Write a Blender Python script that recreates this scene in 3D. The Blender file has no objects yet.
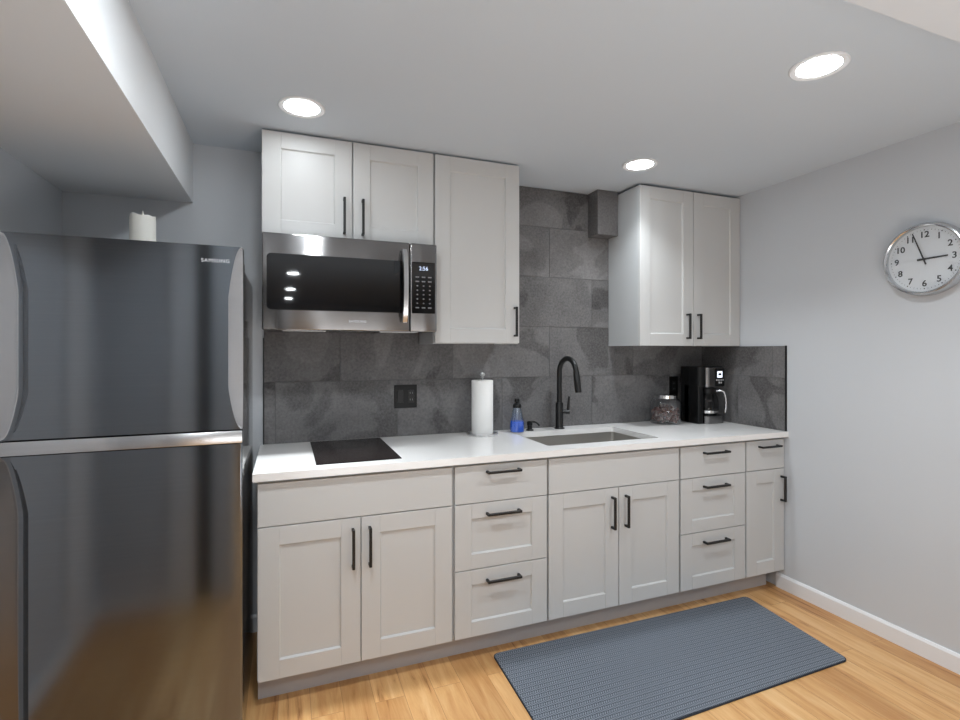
import bpy, bmesh, math, random
from mathutils import Vector, Matrix
random.seed(7)
S = bpy.context.scene
COL = S.collection
# ------------------------------------------------------------------ camera, world, exposure
F, TH, CY = 505.79, 0.3661, 350.44
CAM = (-2.6852, -2.7171, 1.3783)
cd = bpy.data.cameras.new('camera'); co = bpy.data.objects.new('camera', cd); COL.objects.link(co)
cd.sensor_width = 36.0; cd.lens = F / 960 * 36.0; cd.shift_y = -(360 - CY) / 960; cd.clip_start = .02
co.location = CAM; co.rotation_euler = (math.pi / 2, 0, -TH)
S.camera = co
w = bpy.data.worlds.new('world'); S.world = w; w.use_nodes = True
w.node_tree.nodes['Background'].inputs[0].default_value = (.8, .9, 1, 1)
w.node_tree.nodes['Background'].inputs[1].default_value = .05
S.view_settings.view_transform = 'Standard'; S.view_settings.look = 'None'
S.view_settings.gamma = 1; S.view_settings.use_curve_mapping = False
S.view_settings.exposure = 0.46
S.cycles.use_denoising = True
LAMP, LAMPB, BEAM = 24.0, 195.0, 5.0                     # radiance of the downlight diffusers: kitchen row, room behind the camera
LAMPC = (.90, .96, 1.0)
# added fill light with no lamp body, unseen behind the camera, aimed at the ceiling
al = bpy.data.lights.new('fill_uplight', 'AREA'); al.shape = 'RECTANGLE'; al.size = 1.5; al.size_y = 1.2; al.energy = 30; al.color = (.90, .96, 1.)
ao = bpy.data.objects.new('fill_uplight', al); COL.objects.link(ao); ao.location = (-1.85, -3.45, .35); ao.rotation_euler = (math.pi, 0, 0)

# ------------------------------------------------------------------ materials
def lin(c):
    c /= 255.0
    return c / 12.92 if c <= .04045 else ((c + .055) / 1.055) ** 2.4
def rgb(r, g, b): return (lin(r), lin(g), lin(b), 1)
def mat(name):
    m = bpy.data.materials.new(name); m.use_nodes = True
    return m, m.node_tree, m.node_tree.nodes['Principled BSDF']
def N(nt, t, **kw):
    n = nt.nodes.new(t)
    for k, v in kw.items():
        if k.startswith('i_'): n.inputs[k[2:].replace('_', ' ')].default_value = v
        else: setattr(n, k, v)
    return n
def simple(name, col, rough=.5, metal=0., spec=.5, bump=0., bscale=200., var=0., vscale=8., coat=0.):
    m, nt, b = mat(name)
    b.inputs['Base Color'].default_value = col; b.inputs['Roughness'].default_value = rough
    b.inputs['Metallic'].default_value = metal; b.inputs['Specular IOR Level'].default_value = spec
    if coat: b.inputs['Coat Weight'].default_value = coat; b.inputs['Coat Roughness'].default_value = .05
    tc = N(nt, 'ShaderNodeTexCoord')
    nz = N(nt, 'ShaderNodeTexNoise', i_Scale=vscale, i_Detail=4.)
    nt.links.new(tc.outputs['Object'], nz.inputs['Vector'])
    mx = N(nt, 'ShaderNodeMix', data_type='RGBA')
    mx.inputs[6].default_value = tuple(c * (1 - var) for c in col[:3]) + (1,)
    mx.inputs[7].default_value = tuple(min(1, c * (1 + var)) for c in col[:3]) + (1,)
    nt.links.new(nz.outputs['Fac'], mx.inputs[0]); nt.links.new(mx.outputs[2], b.inputs['Base Color'])
    if bump:
        n2 = N(nt, 'ShaderNodeTexNoise', i_Scale=bscale, i_Detail=3.)
        nt.links.new(tc.outputs['Object'], n2.inputs['Vector'])
        bp = N(nt, 'ShaderNodeBump', i_Strength=bump, i_Distance=.002)
        nt.links.new(n2.outputs['Fac'], bp.inputs['Height']); nt.links.new(bp.outputs['Normal'], b.inputs['Normal'])
    return m
def brushed(name, col, rough=.25, aniso=.7, streak=.12, axis='X'):
    m, nt, b = mat(name)
    b.inputs['Metallic'].default_value = 1; b.inputs['Roughness'].default_value = rough
    b.inputs['Anisotropic'].default_value = aniso; b.inputs['Anisotropic Rotation'].default_value = .25
    tg = N(nt, 'ShaderNodeTangent', direction_type='RADIAL', axis='Z')
    nt.links.new(tg.outputs[0], b.inputs['Tangent'])
    tc = N(nt, 'ShaderNodeTexCoord'); mp = N(nt, 'ShaderNodeMapping')
    mp.inputs['Scale'].default_value = (2, 2, 900) if axis == 'X' else (900, 900, 2)
    nz = N(nt, 'ShaderNodeTexNoise', i_Scale=1., i_Detail=2.)
    nt.links.new(tc.outputs['Object'], mp.inputs[0]); nt.links.new(mp.outputs[0], nz.inputs['Vector'])
    mx = N(nt, 'ShaderNodeMix', data_type='RGBA')
    mx.inputs[6].default_value = tuple(c * (1 - streak) for c in col[:3]) + (1,)
    mx.inputs[7].default_value = tuple(min(1, c * (1 + streak)) for c in col[:3]) + (1,)
    nt.links.new(nz.outputs['Fac'], mx.inputs[0]); nt.links.new(mx.outputs[2], b.inputs['Base Color'])
    return m
def glassy(name, tint=(1, 1, 1, 1), rough=.0, ior=1.45, refl=.08):
    # clear pane: transparent body with a Fresnel gloss
    m, nt, b = mat(name); nt.nodes.remove(b)
    out = [n for n in nt.nodes if n.type == 'OUTPUT_MATERIAL'][0]
    tr = N(nt, 'ShaderNodeBsdfTransparent'); tr.inputs[0].default_value = tint
    gl = N(nt, 'ShaderNodeBsdfGlossy'); gl.inputs['Roughness'].default_value = rough
    lw = N(nt, 'ShaderNodeLayerWeight'); pw = N(nt, 'ShaderNodeMath', operation='POWER'); pw.inputs[1].default_value = 4.
    fr = N(nt, 'ShaderNodeMath', operation='MULTIPLY_ADD'); fr.inputs[1].default_value = refl * 5; fr.inputs[2].default_value = refl * .5
    ms = N(nt, 'ShaderNodeMixShader'); nt.links.new(lw.outputs['Facing'], pw.inputs[0]); nt.links.new(pw.outputs[0], fr.inputs[0])
    nt.links.new(fr.outputs[0], ms.inputs[0]); nt.links.new(tr.outputs[0], ms.inputs[1]); nt.links.new(gl.outputs[0], ms.inputs[2])
    nt.links.new(ms.outputs[0], out.inputs[0])
    return m
def emit(name, col, st):
    m, nt, b = mat(name); b.inputs['Base Color'].default_value = (.8, .8, .8, 1)
    b.inputs['Emission Color'].default_value = tuple(col) + (1,); b.inputs['Emission Strength'].default_value = st
    return m
def floor_mat():
    m, nt, b = mat('oak_plank_floor'); L = nt.links.new
    tc = N(nt, 'ShaderNodeTexCoord'); mp = N(nt, 'ShaderNodeMapping')
    mp.inputs['Rotation'].default_value = (0, 0, math.pi / 2)
    L(tc.outputs['Object'], mp.inputs[0])
    br = N(nt, 'ShaderNodeTexBrick', offset=.37, offset_frequency=2, squash=1)
    br.inputs['Color1'].default_value = (0, 0, 0, 1); br.inputs['Color2'].default_value = (1, 1, 1, 1); br.inputs['Mortar'].default_value = (.5, .5, .5, 1)
    br.inputs['Scale'].default_value = 1; br.inputs['Mortar Size'].default_value = .0007; br.inputs['Mortar Smooth'].default_value = .1
    br.inputs['Brick Width'].default_value = 1.15; br.inputs['Row Height'].default_value = .118; br.inputs['Bias'].default_value = 0
    L(mp.outputs[0], br.inputs['Vector'])
    # a random vector per plank shifts the grain
    sep = N(nt, 'ShaderNodeSeparateColor'); L(br.outputs['Color'], sep.inputs[0])
    mul = N(nt, 'ShaderNodeMath', operation='MULTIPLY'); mul.inputs[1].default_value = 37.; L(sep.outputs[0], mul.inputs[0])
    mg = N(nt, 'ShaderNodeMapping'); mg.inputs['Scale'].default_value = (1.8, 20, 1); L(mp.outputs[0], mg.inputs[0])
    cmb = N(nt, 'ShaderNodeCombineXYZ'); L(mul.outputs[0], cmb.inputs[0]); L(mul.outputs[0], cmb.inputs[2])
    ad = N(nt, 'ShaderNodeVectorMath', operation='ADD'); L(mg.outputs[0], ad.inputs[0]); L(cmb.outputs[0], ad.inputs[1])
    g1 = N(nt, 'ShaderNodeTexNoise', i_Scale=1.3, i_Detail=8., i_Roughness=.68, i_Distortion=.6); L(ad.outputs[0], g1.inputs['Vector'])
    cr = N(nt, 'ShaderNodeValToRGB'); e = cr.color_ramp.elements
    e[0].position = .28; e[0].color = rgb(144, 92, 50); e[1].position = .70; e[1].color = rgb(232, 194, 144)
    x = e.new(.40); x.color = rgb(207, 156, 102); x = e.new(.54); x.color = rgb(221, 175, 121)
    L(g1.outputs['Fac'], cr.inputs[0])
    hs = N(nt, 'ShaderNodeMix', data_type='RGBA', blend_type='MULTIPLY'); hs.inputs[0].default_value = 1
    tone = N(nt, 'ShaderNodeValToRGB'); t = tone.color_ramp.elements
    t[0].color = (.74, .66, .57, 1); t[1].color = (1, 1, .98, 1); x = t.new(.5); x.color = (.90, .85, .78, 1)
    L(sep.outputs[0], tone.inputs[0]); L(cr.outputs[0], hs.inputs[6]); L(tone.outputs[0], hs.inputs[7])
    gap = N(nt, 'ShaderNodeMix', data_type='RGBA'); L(br.outputs['Fac'], gap.inputs[0]); L(hs.outputs[2], gap.inputs[6]); gap.inputs[7].default_value = rgb(150, 102, 60)
    L(gap.outputs[2], b.inputs['Base Color'])
    b.inputs['Roughness'].default_value = .38
    bp = N(nt, 'ShaderNodeBump', i_Strength=.25, i_Distance=.001, invert=True); L(br.outputs['Fac'], bp.inputs['Height']); L(bp.outputs[0], b.inputs['Normal'])
    return m
def slate_mat():
    m, nt, b = mat('dark_slate_tile'); L = nt.links.new
    tc = N(nt, 'ShaderNodeTexCoord'); at = N(nt, 'ShaderNodeAttribute', attribute_name='tile')
    mul = N(nt, 'ShaderNodeMath', operation='MULTIPLY'); mul.inputs[1].default_value = 53.; L(at.outputs['Fac'], mul.inputs[0])
    cmb = N(nt, 'ShaderNodeCombineXYZ'); L(mul.outputs[0], cmb.inputs[0]); L(mul.outputs[0], cmb.inputs[1]); L(mul.outputs[0], cmb.inputs[2])
    ad = N(nt, 'ShaderNodeVectorMath', operation='ADD'); L(tc.outputs['Object'], ad.inputs[0]); L(cmb.outputs[0], ad.inputs[1])
    # cleft layers: broad patches with sharp broken edges
    lay = N(nt, 'ShaderNodeTexNoise', i_Scale=2.1, i_Detail=5., i_Roughness=.42, i_Distortion=.9); L(ad.outputs[0], lay.inputs['Vector'])
    r1 = N(nt, 'ShaderNodeValToRGB'); r1.color_ramp.interpolation = 'LINEAR'; e = r1.color_ramp.elements
    e[0].position = .40; e[0].color = (.18, .18, .18, 1); e[1].position = .428; e[1].color = (.58, .58, .58, 1)
    x = e.new(.56); x.color = (.62, .62, .62, 1); x = e.new(.58); x.color = (.92, .92, .92, 1)
    L(lay.outputs['Fac'], r1.inputs[0])
    fine = N(nt, 'ShaderNodeTexNoise', i_Scale=85., i_Detail=6., i_Roughness=.7); L(ad.outputs[0], fine.inputs['Vector'])
    mid = N(nt, 'ShaderNodeTexNoise', i_Scale=7., i_Detail=4.); L(ad.outputs[0], mid.inputs['Vector'])
    def mathn(op, a, c):
        n = N(nt, 'ShaderNodeMath', operation=op)
        for i, v in enumerate((a, c)):
            if isinstance(v, (int, float)): n.inputs[i].default_value = v
            else: L(v, n.inputs[i])
        return n.outputs[0]
    s = mathn('ADD', mathn('MULTIPLY', r1.outputs[0], .37), mathn('MULTIPLY', fine.outputs['Fac'], .62))
    s = mathn('ADD', s, mathn('MULTIPLY', mid.outputs['Fac'], .26))
    s = mathn('ADD', s, mathn('MULTIPLY', at.outputs['Fac'], .10))
    cr = N(nt, 'ShaderNodeValToRGB'); e = cr.color_ramp.elements
    e[0].position = .42; e[0].color = SLATE[0]; e[1].position = 1.0; e[1].color = SLATE[1]
    L(s, cr.inputs[0]); L(cr.outputs[0], b.inputs['Base Color'])
    b.inputs['Roughness'].default_value = .55; b.inputs['Specular IOR Level'].default_value = .35
    bp = N(nt, 'ShaderNodeBump', i_Strength=.5, i_Distance=.003); L(s, bp.inputs['Height']); L(bp.outputs[0], b.inputs['Normal'])
    return m
def mat_weave():
    m, nt, b = mat('blue_grey_woven_mat'); L = nt.links.new
    tc = N(nt, 'ShaderNodeTexCoord')
    # herringbone rows: two mirrored diagonal waves in alternating bands
    sx = N(nt, 'ShaderNodeSeparateXYZ'); L(tc.outputs['Object'], sx.inputs[0])
    def mathn(op, a, c=0.):
        n = N(nt, 'ShaderNodeMath', operation=op)
        for i, v in enumerate((a, c)):
            if isinstance(v, (int, float)): n.inputs[i].default_value = v
            else: L(v, n.inputs[i])
        return n.outputs[0]
    X, Y = sx.outputs[0], sx.outputs[1]
    tri = mathn('PINGPONG', Y, .0125)
    ph = mathn('ADD', mathn('MULTIPLY', X, 620.), mathn('MULTIPLY', tri, 420.))
    wv = mathn('ADD', mathn('MULTIPLY', mathn('SINE', ph), .5), .5)
    row = mathn('ADD', mathn('MULTIPLY', mathn('ABSOLUTE', mathn('SINE', mathn('MULTIPLY', Y, math.pi / .0125))), .35), .66)
    line = mathn('GREATER_THAN', mathn('PINGPONG', mathn('ADD', Y, .0), .0125), .0015)
    row = mathn('MULTIPLY', row, mathn('ADD', mathn('MULTIPLY', line, .5), .5))
    nz = N(nt, 'ShaderNodeTexNoise', i_Scale=260., i_Detail=2.); L(tc.outputs['Object'], nz.inputs['Vector'])
    f = mathn('ADD', mathn('MULTIPLY', wv, .55), mathn('MULTIPLY', nz.outputs['Fac'], .45))
    f = mathn('MULTIPLY', f, row)
    cr = N(nt, 'ShaderNodeValToRGB'); e = cr.color_ramp.elements
    e[0].position = .1; e[0].color = MATC[0]; e[1].position = .75; e[1].color = MATC[1]
    L(f, cr.inputs[0]); L(cr.outputs[0], b.inputs['Base Color']); b.inputs['Roughness'].default_value = .85
    bp = N(nt, 'ShaderNodeBump', i_Strength=.5, i_Distance=.002); L(f, bp.inputs['Height']); L(bp.outputs[0], b.inputs['Normal'])
    return m
SLATE = (rgb(62, 60, 60), rgb(138, 136, 136))
MATC = (rgb(44, 51, 61), rgb(134, 141, 151))
M = dict(
    wall=simple('wall_paint', rgb(203, 206, 210), .6, spec=.3, var=.015, vscale=3., bump=.05, bscale=300.),
    ceil=simple('ceiling_paint', rgb(206, 214, 222), .8, spec=.2, var=.01, vscale=3.),
    trim=simple('white_trim_paint', rgb(235, 236, 238), .35, var=.01),
    floor=floor_mat(), slate=slate_mat(),
    grout=simple('grey_grout', rgb(104, 103, 103), .9, var=.05),
    cab=simple('greige_cabinet_paint', rgb(201, 201, 200), .42, spec=.4, var=.012, vscale=5.),
    soffit=simple('white_soffit_paint', rgb(226, 228, 230), .65, spec=.3, var=.01, vscale=3.),
    dark=simple('dark_strip_paint', rgb(70, 68, 66), .5, var=.03),
    toe=simple('grey_toe_kick', rgb(178, 174, 174), .6, var=.03),
    carc=simple('cabinet_side_paint', rgb(196, 198, 199), .5, var=.015),
    under=simple('cabinet_underside_board', rgb(190, 180, 172), .6, var=.03),
    black=simple('matte_black_metal', rgb(17, 17, 17), .40, metal=.0, var=.05),
    blackpl=simple('black_plastic', rgb(13, 13, 14), .38, spec=.35, var=.05),
    gap=simple('black_rubber_gasket', rgb(12, 12, 12), .8),
    quartz=simple('white_quartz', rgb(240, 238, 236), .16, spec=.5, var=.012, vscale=30.),
    hob=simple('black_ceramic_glass', rgb(30, 22, 21), .12, spec=.35, var=.05),
    hobring=simple('grey_burner_print', rgb(46, 37, 36), .25),
    dsteel=brushed('black_stainless', (.217, .232, .250, 1), .13, .6, .10),
    msteel=brushed('dark_brushed_stainless', (.27, .265, .265, 1), .20, .9, .10),
    lsteel=brushed('bright_brushed_steel', (.62, .62, .63, 1), .26, .6, .08),
    sink=brushed('satin_sink_steel', (.58, .56, .53, 1), .34, .4, .06),
    chrome=simple('polished_steel', rgb(215, 215, 215), .12, metal=1., var=.02),
    clockrim=simple('silver_clock_rim', rgb(205, 206, 208), .22, metal=1., var=.02),
    fside=simple('glossy_dark_grey_side', rgb(66, 64, 63), .08, spec=.8, var=.03),
    glassblk=simple('black_oven_glass', rgb(9, 9, 11), .03, spec=.6),
    glow=emit('downlight_glow', LAMPC, LAMP), glows=emit('soft_downlight_glow', LAMPC, 27.), glowl=emit('side_downlight_glow', LAMPC, 170.), glowb=emit('room_downlight_glow', LAMPC, LAMPB),
    satin=simple('satin_steel', rgb(222, 222, 222), .38, metal=1., var=.03),
    disp=emit('blue_display_glow', (.35, .55, 1.), .6),
    dispk=emit('coffee_display_glow', (.75, .82, 1.), .9),
    print=simple('pale_grey_print', rgb(196, 198, 202), .4),
    printd=simple('grey_key_print', rgb(120, 122, 126), .4),
    paper=simple('white_paper_towel', rgb(244, 243, 241), .95, bump=.3, bscale=160., var=.015),
    wax=simple('ivory_wax', rgb(238, 236, 228), .5, var=.02),
    white=simple('white_dial', rgb(236, 237, 238), .5),
    ink=simple('black_dial_ink', rgb(22, 22, 24), .5),
    glass=glassy('clear_glass', (.95, .965, .98, 1), .03, 1.45, .22),
    carafe=glassy('smoky_carafe_glass', (.72, .73, .75, 1), .01, 1.6),
    bottle=glassy('blue_tinted_bottle', (.80, .90, 1., 1), .18, 1.45, .34),
    liquid=simple('blue_soap_liquid', rgb(34, 112, 228), .12, spec=.5),
    pods=None, matw=mat_weave(), matedge=simple('mat_rubber_edge', rgb(40, 46, 56), .9),
)
def pods_mat():
    m, nt, b = mat('wrapped_sweets'); L = nt.links.new
    at = N(nt, 'ShaderNodeAttribute', attribute_name='tile'); cr = N(nt, 'ShaderNodeValToRGB'); cr.color_ramp.interpolation = 'CONSTANT'
    e = cr.color_ramp.elements; e[0].color = rgb(96, 62, 56); e[1].position = .8; e[1].color = rgb(142, 128, 122)
    for p, c in ((.3, (118, 84, 78)), (.5, (74, 46, 42)), (.65, (104, 96, 98))): x = e.new(p); x.color = rgb(*c)
    L(at.outputs['Fac'], cr.inputs[0]); L(cr.outputs[0], b.inputs['Base Color']); b.inputs['Roughness'].default_value = .35
    return m
M['pods'] = pods_mat()

# ------------------------------------------------------------------ mesh helpers
def box(bm, x0, x1, y0, y1, z0, z1, bev=0., seg=2):
    g = bmesh.ops.create_cube(bm, size=1)
    vs = g['verts']
    bmesh.ops.scale(bm, vec=(x1 - x0, y1 - y0, z1 - z0), verts=vs)
    bmesh.ops.translate(bm, vec=((x0 + x1) / 2, (y0 + y1) / 2, (z0 + z1) / 2), verts=vs)
    if bev:
        es = list({e for v in vs for e in v.link_edges})
        r = bmesh.ops.bevel(bm, geom=es, offset=bev, segments=seg, affect='EDGES', profile=.5)
        return r['verts']
    return vs
def bx(*a, **k):
    bm = bmesh.new(); box(bm, *a, **k); return bm
def lathe(bm, prof, c, n=48, cap0=True, cap1=True):
    """prof: (radius, height) list, spun about the vertical through c"""
    rings = []
    for r, z in prof:
        rings.append([bm.verts.new((c[0] + r * math.cos(2 * math.pi * i / n), c[1] + r * math.sin(2 * math.pi * i / n), c[2] + z)) for i in range(n)])
    for a, b in zip(rings, rings[1:]):
        for i in range(n):
            bm.faces.new((a[i], a[(i + 1) % n], b[(i + 1) % n], b[i]))
    if cap0: bm.faces.new(rings[0][::-1])
    if cap1: bm.faces.new(rings[-1])
    return bm
def lat(prof, c, **k):
    bm = bmesh.new(); lathe(bm, prof, c, **k); return bm
def tube(bm, pts, r, n=16):
    pts = [Vector(p) for p in pts]; rs = r if isinstance(r, (list, tuple)) else [r] * len(pts)
    up = None; rings = []
    for i, p in enumerate(pts):
        t = (pts[min(i + 1, len(pts) - 1)] - pts[max(i - 1, 0)]).normalized()
        if up is None:
            up = t.orthogonal().normalized()
        up = (up - t * up.dot(t)).normalized(); s = t.cross(up)
        rings.append([bm.verts.new(p + (up * math.cos(2 * math.pi * k / n) + s * math.sin(2 * math.pi * k / n)) * rs[i]) for k in range(n)])
    for a, b in zip(rings, rings[1:]):
        for k in range(n):
            bm.faces.new((a[k], a[(k + 1) % n], b[(k + 1) % n], b[k]))
    bm.faces.new(rings[0][::-1]); bm.faces.new(rings[-1])
    return bm
def prism(bm, poly, axis, a, b):
    """poly 2-D; axis 'x': (y,z), 'y': (x,z), 'z': (x,y)"""
    def P(p, t):
        return {'x': (t, p[0], p[1]), 'y': (p[0], t, p[1]), 'z': (p[0], p[1], t)}[axis]
    A = [bm.verts.new(P(p, a)) for p in poly]; B = [bm.verts.new(P(p, b)) for p in poly]
    n = len(poly)
    for i in range(n): bm.faces.new((A[i], A[(i + 1) % n], B[(i + 1) % n], B[i]))
    bm.faces.new(A[::-1]); bm.faces.new(B)
    bmesh.ops.recalc_face_normals(bm, faces=bm.faces)
    return bm
def rrect(x0, x1, z0, z1, r, n=6):
    pts = []
    for cx, cz, a0 in ((x1 - r, z1 - r, 0), (x0 + r, z1 - r, 90), (x0 + r, z0 + r, 180), (x1 - r, z0 + r, 270)):
        for i in range(n + 1):
            a = math.radians(a0 + 90 * i / n); pts.append((cx + r * math.cos(a), cz + r * math.sin(a)))
    return pts
ORG = {}
def thing(name, loc, label, cat, group=None):
    o = bpy.data.objects.new(name, None); COL.objects.link(o); o.location = loc; o.empty_display_size = .05
    o['label'] = label; o['category'] = cat
    if group: o['group'] = group
    ORG[o.name] = Vector(loc)
    return o
def obj(name, bm, m, parent=None, smooth=False, label=None, recalc=True):
    if recalc: bmesh.ops.recalc_face_normals(bm, faces=bm.faces)
    if parent is not None:
        bmesh.ops.translate(bm, vec=-ORG[parent.name], verts=bm.verts)
    me = bpy.data.meshes.new(name); bm.to_mesh(me); bm.free()
    me.materials.append(m)
    o = bpy.data.objects.new(name, me); COL.objects.link(o)
    if parent is not None: o.parent = parent; ORG[o.name] = ORG[parent.name]
    else: ORG[o.name] = Vector((0, 0, 0))
    if smooth:
        for p in me.polygons: p.use_smooth = True
        try: me.set_sharp_from_angle(angle=math.radians(38))
        except Exception: pass
    if label: o['label'] = label
    return o
def single(name, bm, m, label, cat, base, group=None, smooth=False):
    """a one-mesh thing with its origin at its base"""
    ORG['_tmp'] = Vector(base)
    bmesh.ops.translate(bm, vec=-Vector(base), verts=bm.verts)
    o = obj(name, bm, m, smooth=smooth); o.location = base
    o['label'] = label; o['category'] = cat
    if group: o['group'] = group
    return o
def struct(name, bm, m):
    o = obj(name, bm, m); o['kind'] = 'structure'; return o
def text_bm(txt, size, depth=.0006, align='CENTER', spacing=1., offset=0.):
    c = bpy.data.curves.new('t', 'FONT'); c.body = txt; c.size = size; c.extrude = depth; c.align_x = align; c.align_y = 'CENTER'
    c.space_character = spacing; c.offset = offset; c.resolution_u = 4
    o = bpy.data.objects.new('t', c); COL.objects.link(o)
    dg = bpy.context.evaluated_depsgraph_get(); me = bpy.data.meshes.new_from_object(o.evaluated_get(dg))
    bm = bmesh.new(); bm.from_mesh(me)
    bpy.data.objects.remove(o); bpy.data.curves.remove(c); bpy.data.meshes.remove(me)
    return bm
def text_front(txt, size, x, y, z, **k):      # reads from the -y side
    bm = text_bm(txt, size, **k)
    bmesh.ops.transform(bm, matrix=Matrix.Translation((x, y, z)) @ Matrix.Rotation(math.pi / 2, 4, 'X'), verts=bm.verts)
    return bm

# ------------------------------------------------------------------ the room
ZC = 2.355; XL = -3.6; YF = -9.4; SZ = 2.075; XS = -3.096
struct('floor', bx(XL - .1, .1, YF - .1, .1, -.1, 0), M['floor'])
struct('ceiling', bx(XL - .1, .1, YF - .1, .1, ZC, ZC + .1), M['ceil'])
struct('wall_back', bx(XL - .1, .1, 0, .1, 0, ZC), M['wall'])
struct('wall_right', bx(0, .1, YF, 0, 0, ZC), M['wall'])
struct('wall_left', bx(XL - .1, XL, YF, 0, 0, ZC), M['wall'])
struct('wall_front', bx(XL - .1, .1, YF - .1, YF, 0, ZC), M['wall'])
struct('wall_front_left', bx(XL, -3.17, -2.22, -2.10, 0, ZC), M['wall'])
struct('dark_strip', bx(-3.155, -3.07, -2.19, -2.15, 0, SZ), M['dark'])  # unseen dark strip, added for the dark band reflected in the refrigerator
struct('wall_front_middle', bx(-3.07, -2.965, -2.22, -2.10, 0, ZC), M['wall'])
struct('trim_1', bx(XL, XS, -2.10, 0, SZ, ZC), M['soffit'])                 # dropped soffit over the refrigerator
struct('trim_2', bx(-1.75, 0, -2.75, -2.037, SZ, ZC), M['wall'])          # boxed duct by the right wall
def board(axis, a, b, at, h=.082, t=.013):
    bm = bmesh.new()
    if axis == 'y':  prism(bm, [(at, 0), (at - t, 0), (at - t, h - .012), (at - t * .45, h), (at, h)], 'y', a, b)
    else: prism(bm, [(at, 0), (at - t, 0), (at - t, h - .012), (at - t * .45, h), (at, h)], 'x', a, b)
    return bm
struct('baseboard_right', board('y', -9.4, -.575, 0.), M['trim'])
struct('baseboard_back', board('x', XL, -2.80, 0.), M['trim'])
bm = bmesh.new(); box(bm, XL, XL + .013, -2.1, -.9, 0, .082); struct('baseboard_left', bm, M['trim'])
bm = bmesh.new(); box(bm, XL + .013, -3.27, -2.1, -2.087, 0, .082); struct('baseboard_front', bm, M['trim'])
bm = bmesh.new(); box(bm, -3.27, -3.155, -2.1, -2.082, 0, SZ, bev=.004); struct('trim_3', bm, M['trim'])   # door casing
bm = bmesh.new(); box(bm, XL, XL + .016, -1.93, -1.70, .082, SZ, bev=.004); struct('trim_4', bm, M['trim'])

# ------------------------------------------------------------------ recessed downlights
def downlight(x, y, label, rad=.089, g='glow', beam=BEAM, sp=125):
    t = thing('ceiling_downlight', (x, y, ZC), label, 'ceiling light', 'recessed ceiling downlights')
    r = rad
    obj('trim_ring', lat([(r - .021, -.0005), (r, -.0005), (r, -.004), (r - .004, -.007), (r - .021, -.004)], (x, y, ZC), cap0=False, cap1=False), M['trim'], t, smooth=True)
    bm = bmesh.new(); lathe(bm, [(r - .021, -.0015), (r - .0215, -.0035), (0.0005, -.0035)], (x, y, ZC), cap0=True, cap1=False)
    obj('diffuser', bm, M[g], t)
    if g != 'glowb':                          # the lens throws most of its light downwards
        l = bpy.data.lights.new('downlight_beam', 'AREA'); l.shape = 'DISK'; l.size = .13; l.energy = beam; l.color = LAMPC; l.spread = math.radians(sp)
        lo_ = bpy.data.objects.new('downlight_beam', l); COL.objects.link(lo_); lo_.parent = t; lo_.location = (0, 0, -.008)
    return t
downlight(-2.626, -.567, 'glowing round downlight above the microwave cabinet, nearest the dropped soffit', g='glows', beam=2.0, sp=56)
downlight(-.95, -.538, 'glowing round downlight just above the right-hand upper cabinet', beam=3.2, sp=112)
downlight(-.977, -1.512, 'glowing round downlight nearest the camera, high at upper right')
downlight(-2.62, -1.5, 'round downlight in front of the refrigerator, just above the picture', g='glowl', beam=2.2)
RL = 'round downlight behind the camera, seen only as a reflection in the microwave window'
for x, y in ((-2.60, -4.9), (-2.62, -6.66), (-2.64, -8.2)): downlight(x, y, RL, g='glowb')
downlight(-2.70, -3.05, 'round downlight in the room just behind the camera, on the left', g='glowb')
downlight(-.97, -3.3, 'round downlight in the room just behind the camera, by the right wall', g='glowb')

# ------------------------------------------------------------------ tile backsplash
def tile_mesh(rects, plane):
    """rects of (a0,a1,z0,z1); plane 'y' = back wall, 'x' = right wall, 'duct'"""
    bm = bmesh.new(); lay = bm.faces.layers.float.new('tile')
    for a0, a1, z0, z1, rv in rects:
        g = .0016
        if plane == 'y': vs = box(bm, a0 + g, a1 - g, -.009, -.002, z0 + g, z1 - g, bev=.0008, seg=1)
        else: vs = box(bm, -.009, -.002, a0 + g, a1 - g, z0 + g, z1 - g, bev=.0008, seg=1)
        for f in {f for v in vs for f in v.link_faces}: f[lay] = rv
    return bm
rows = [(.9145, 1.22), (1.22, 1.52), (1.52, 1.82), (1.82, 2.12), (2.12, 2.352)]
def rects_for(x0, x1, ztop, zbot, off, per=.613):
    out = []
    for i, (z0, z1) in enumerate(rows):
        z0c, z1c = max(z0, zbot), min(z1, ztop)
        if z1c - z0c < .01: continue
        s = off[i % 2]; k = math.floor((x0 - s) / per)
        while s + k * per < x1:
            a, b = max(x0, s + k * per), min(x1, s + (k + 1) * per)
            if b - a > .004: out.append((a, b, z0c, z1c, random.Random(int(i * 131 + k * 17 + 5)).random()))
            k += 1
    return out
bs = thing('tile_backsplash', (-1.4, 0, .9145), 'dark slate-look tile backsplash running along the back wall and onto the right wall', 'backsplash')
R = rects_for(-2.787, -.0095, 1.52, 0, (-.897, -1.198)) + rects_for(-1.56, -.755, 2.352, 1.52, (-.897, -1.198))
obj('back_tiling', tile_mesh(R, 'y'), M['slate'], bs)
R = rects_for(-.632, -.010, 1.404, 0, (-.307, -.55))
obj('side_tiling', tile_mesh(R, 'x'), M['slate'], bs)
bm = bmesh.new(); box(bm, -2.787, -.001, -.0065, -.0005, .9145, 1.52); box(bm, -1.56, -.755, -.0065, -.0005, 1.52, 2.352)
box(bm, -.0065, -.0005, -.632, -.007, .9145, 1.404); obj('grout_bed', bm, M['grout'], bs)
bm = bmesh.new(); box(bm, -.0105, -.0003, -.637, -.632, .9145, 1.406); obj('edge_trim', bm, M['blackpl'], bs)
bm = bmesh.new(); box(bm, -2.791, -2.787, -.0105, -.0003, .9145, 1.44); obj('edge_trim', bm, M['blackpl'], bs)
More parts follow.
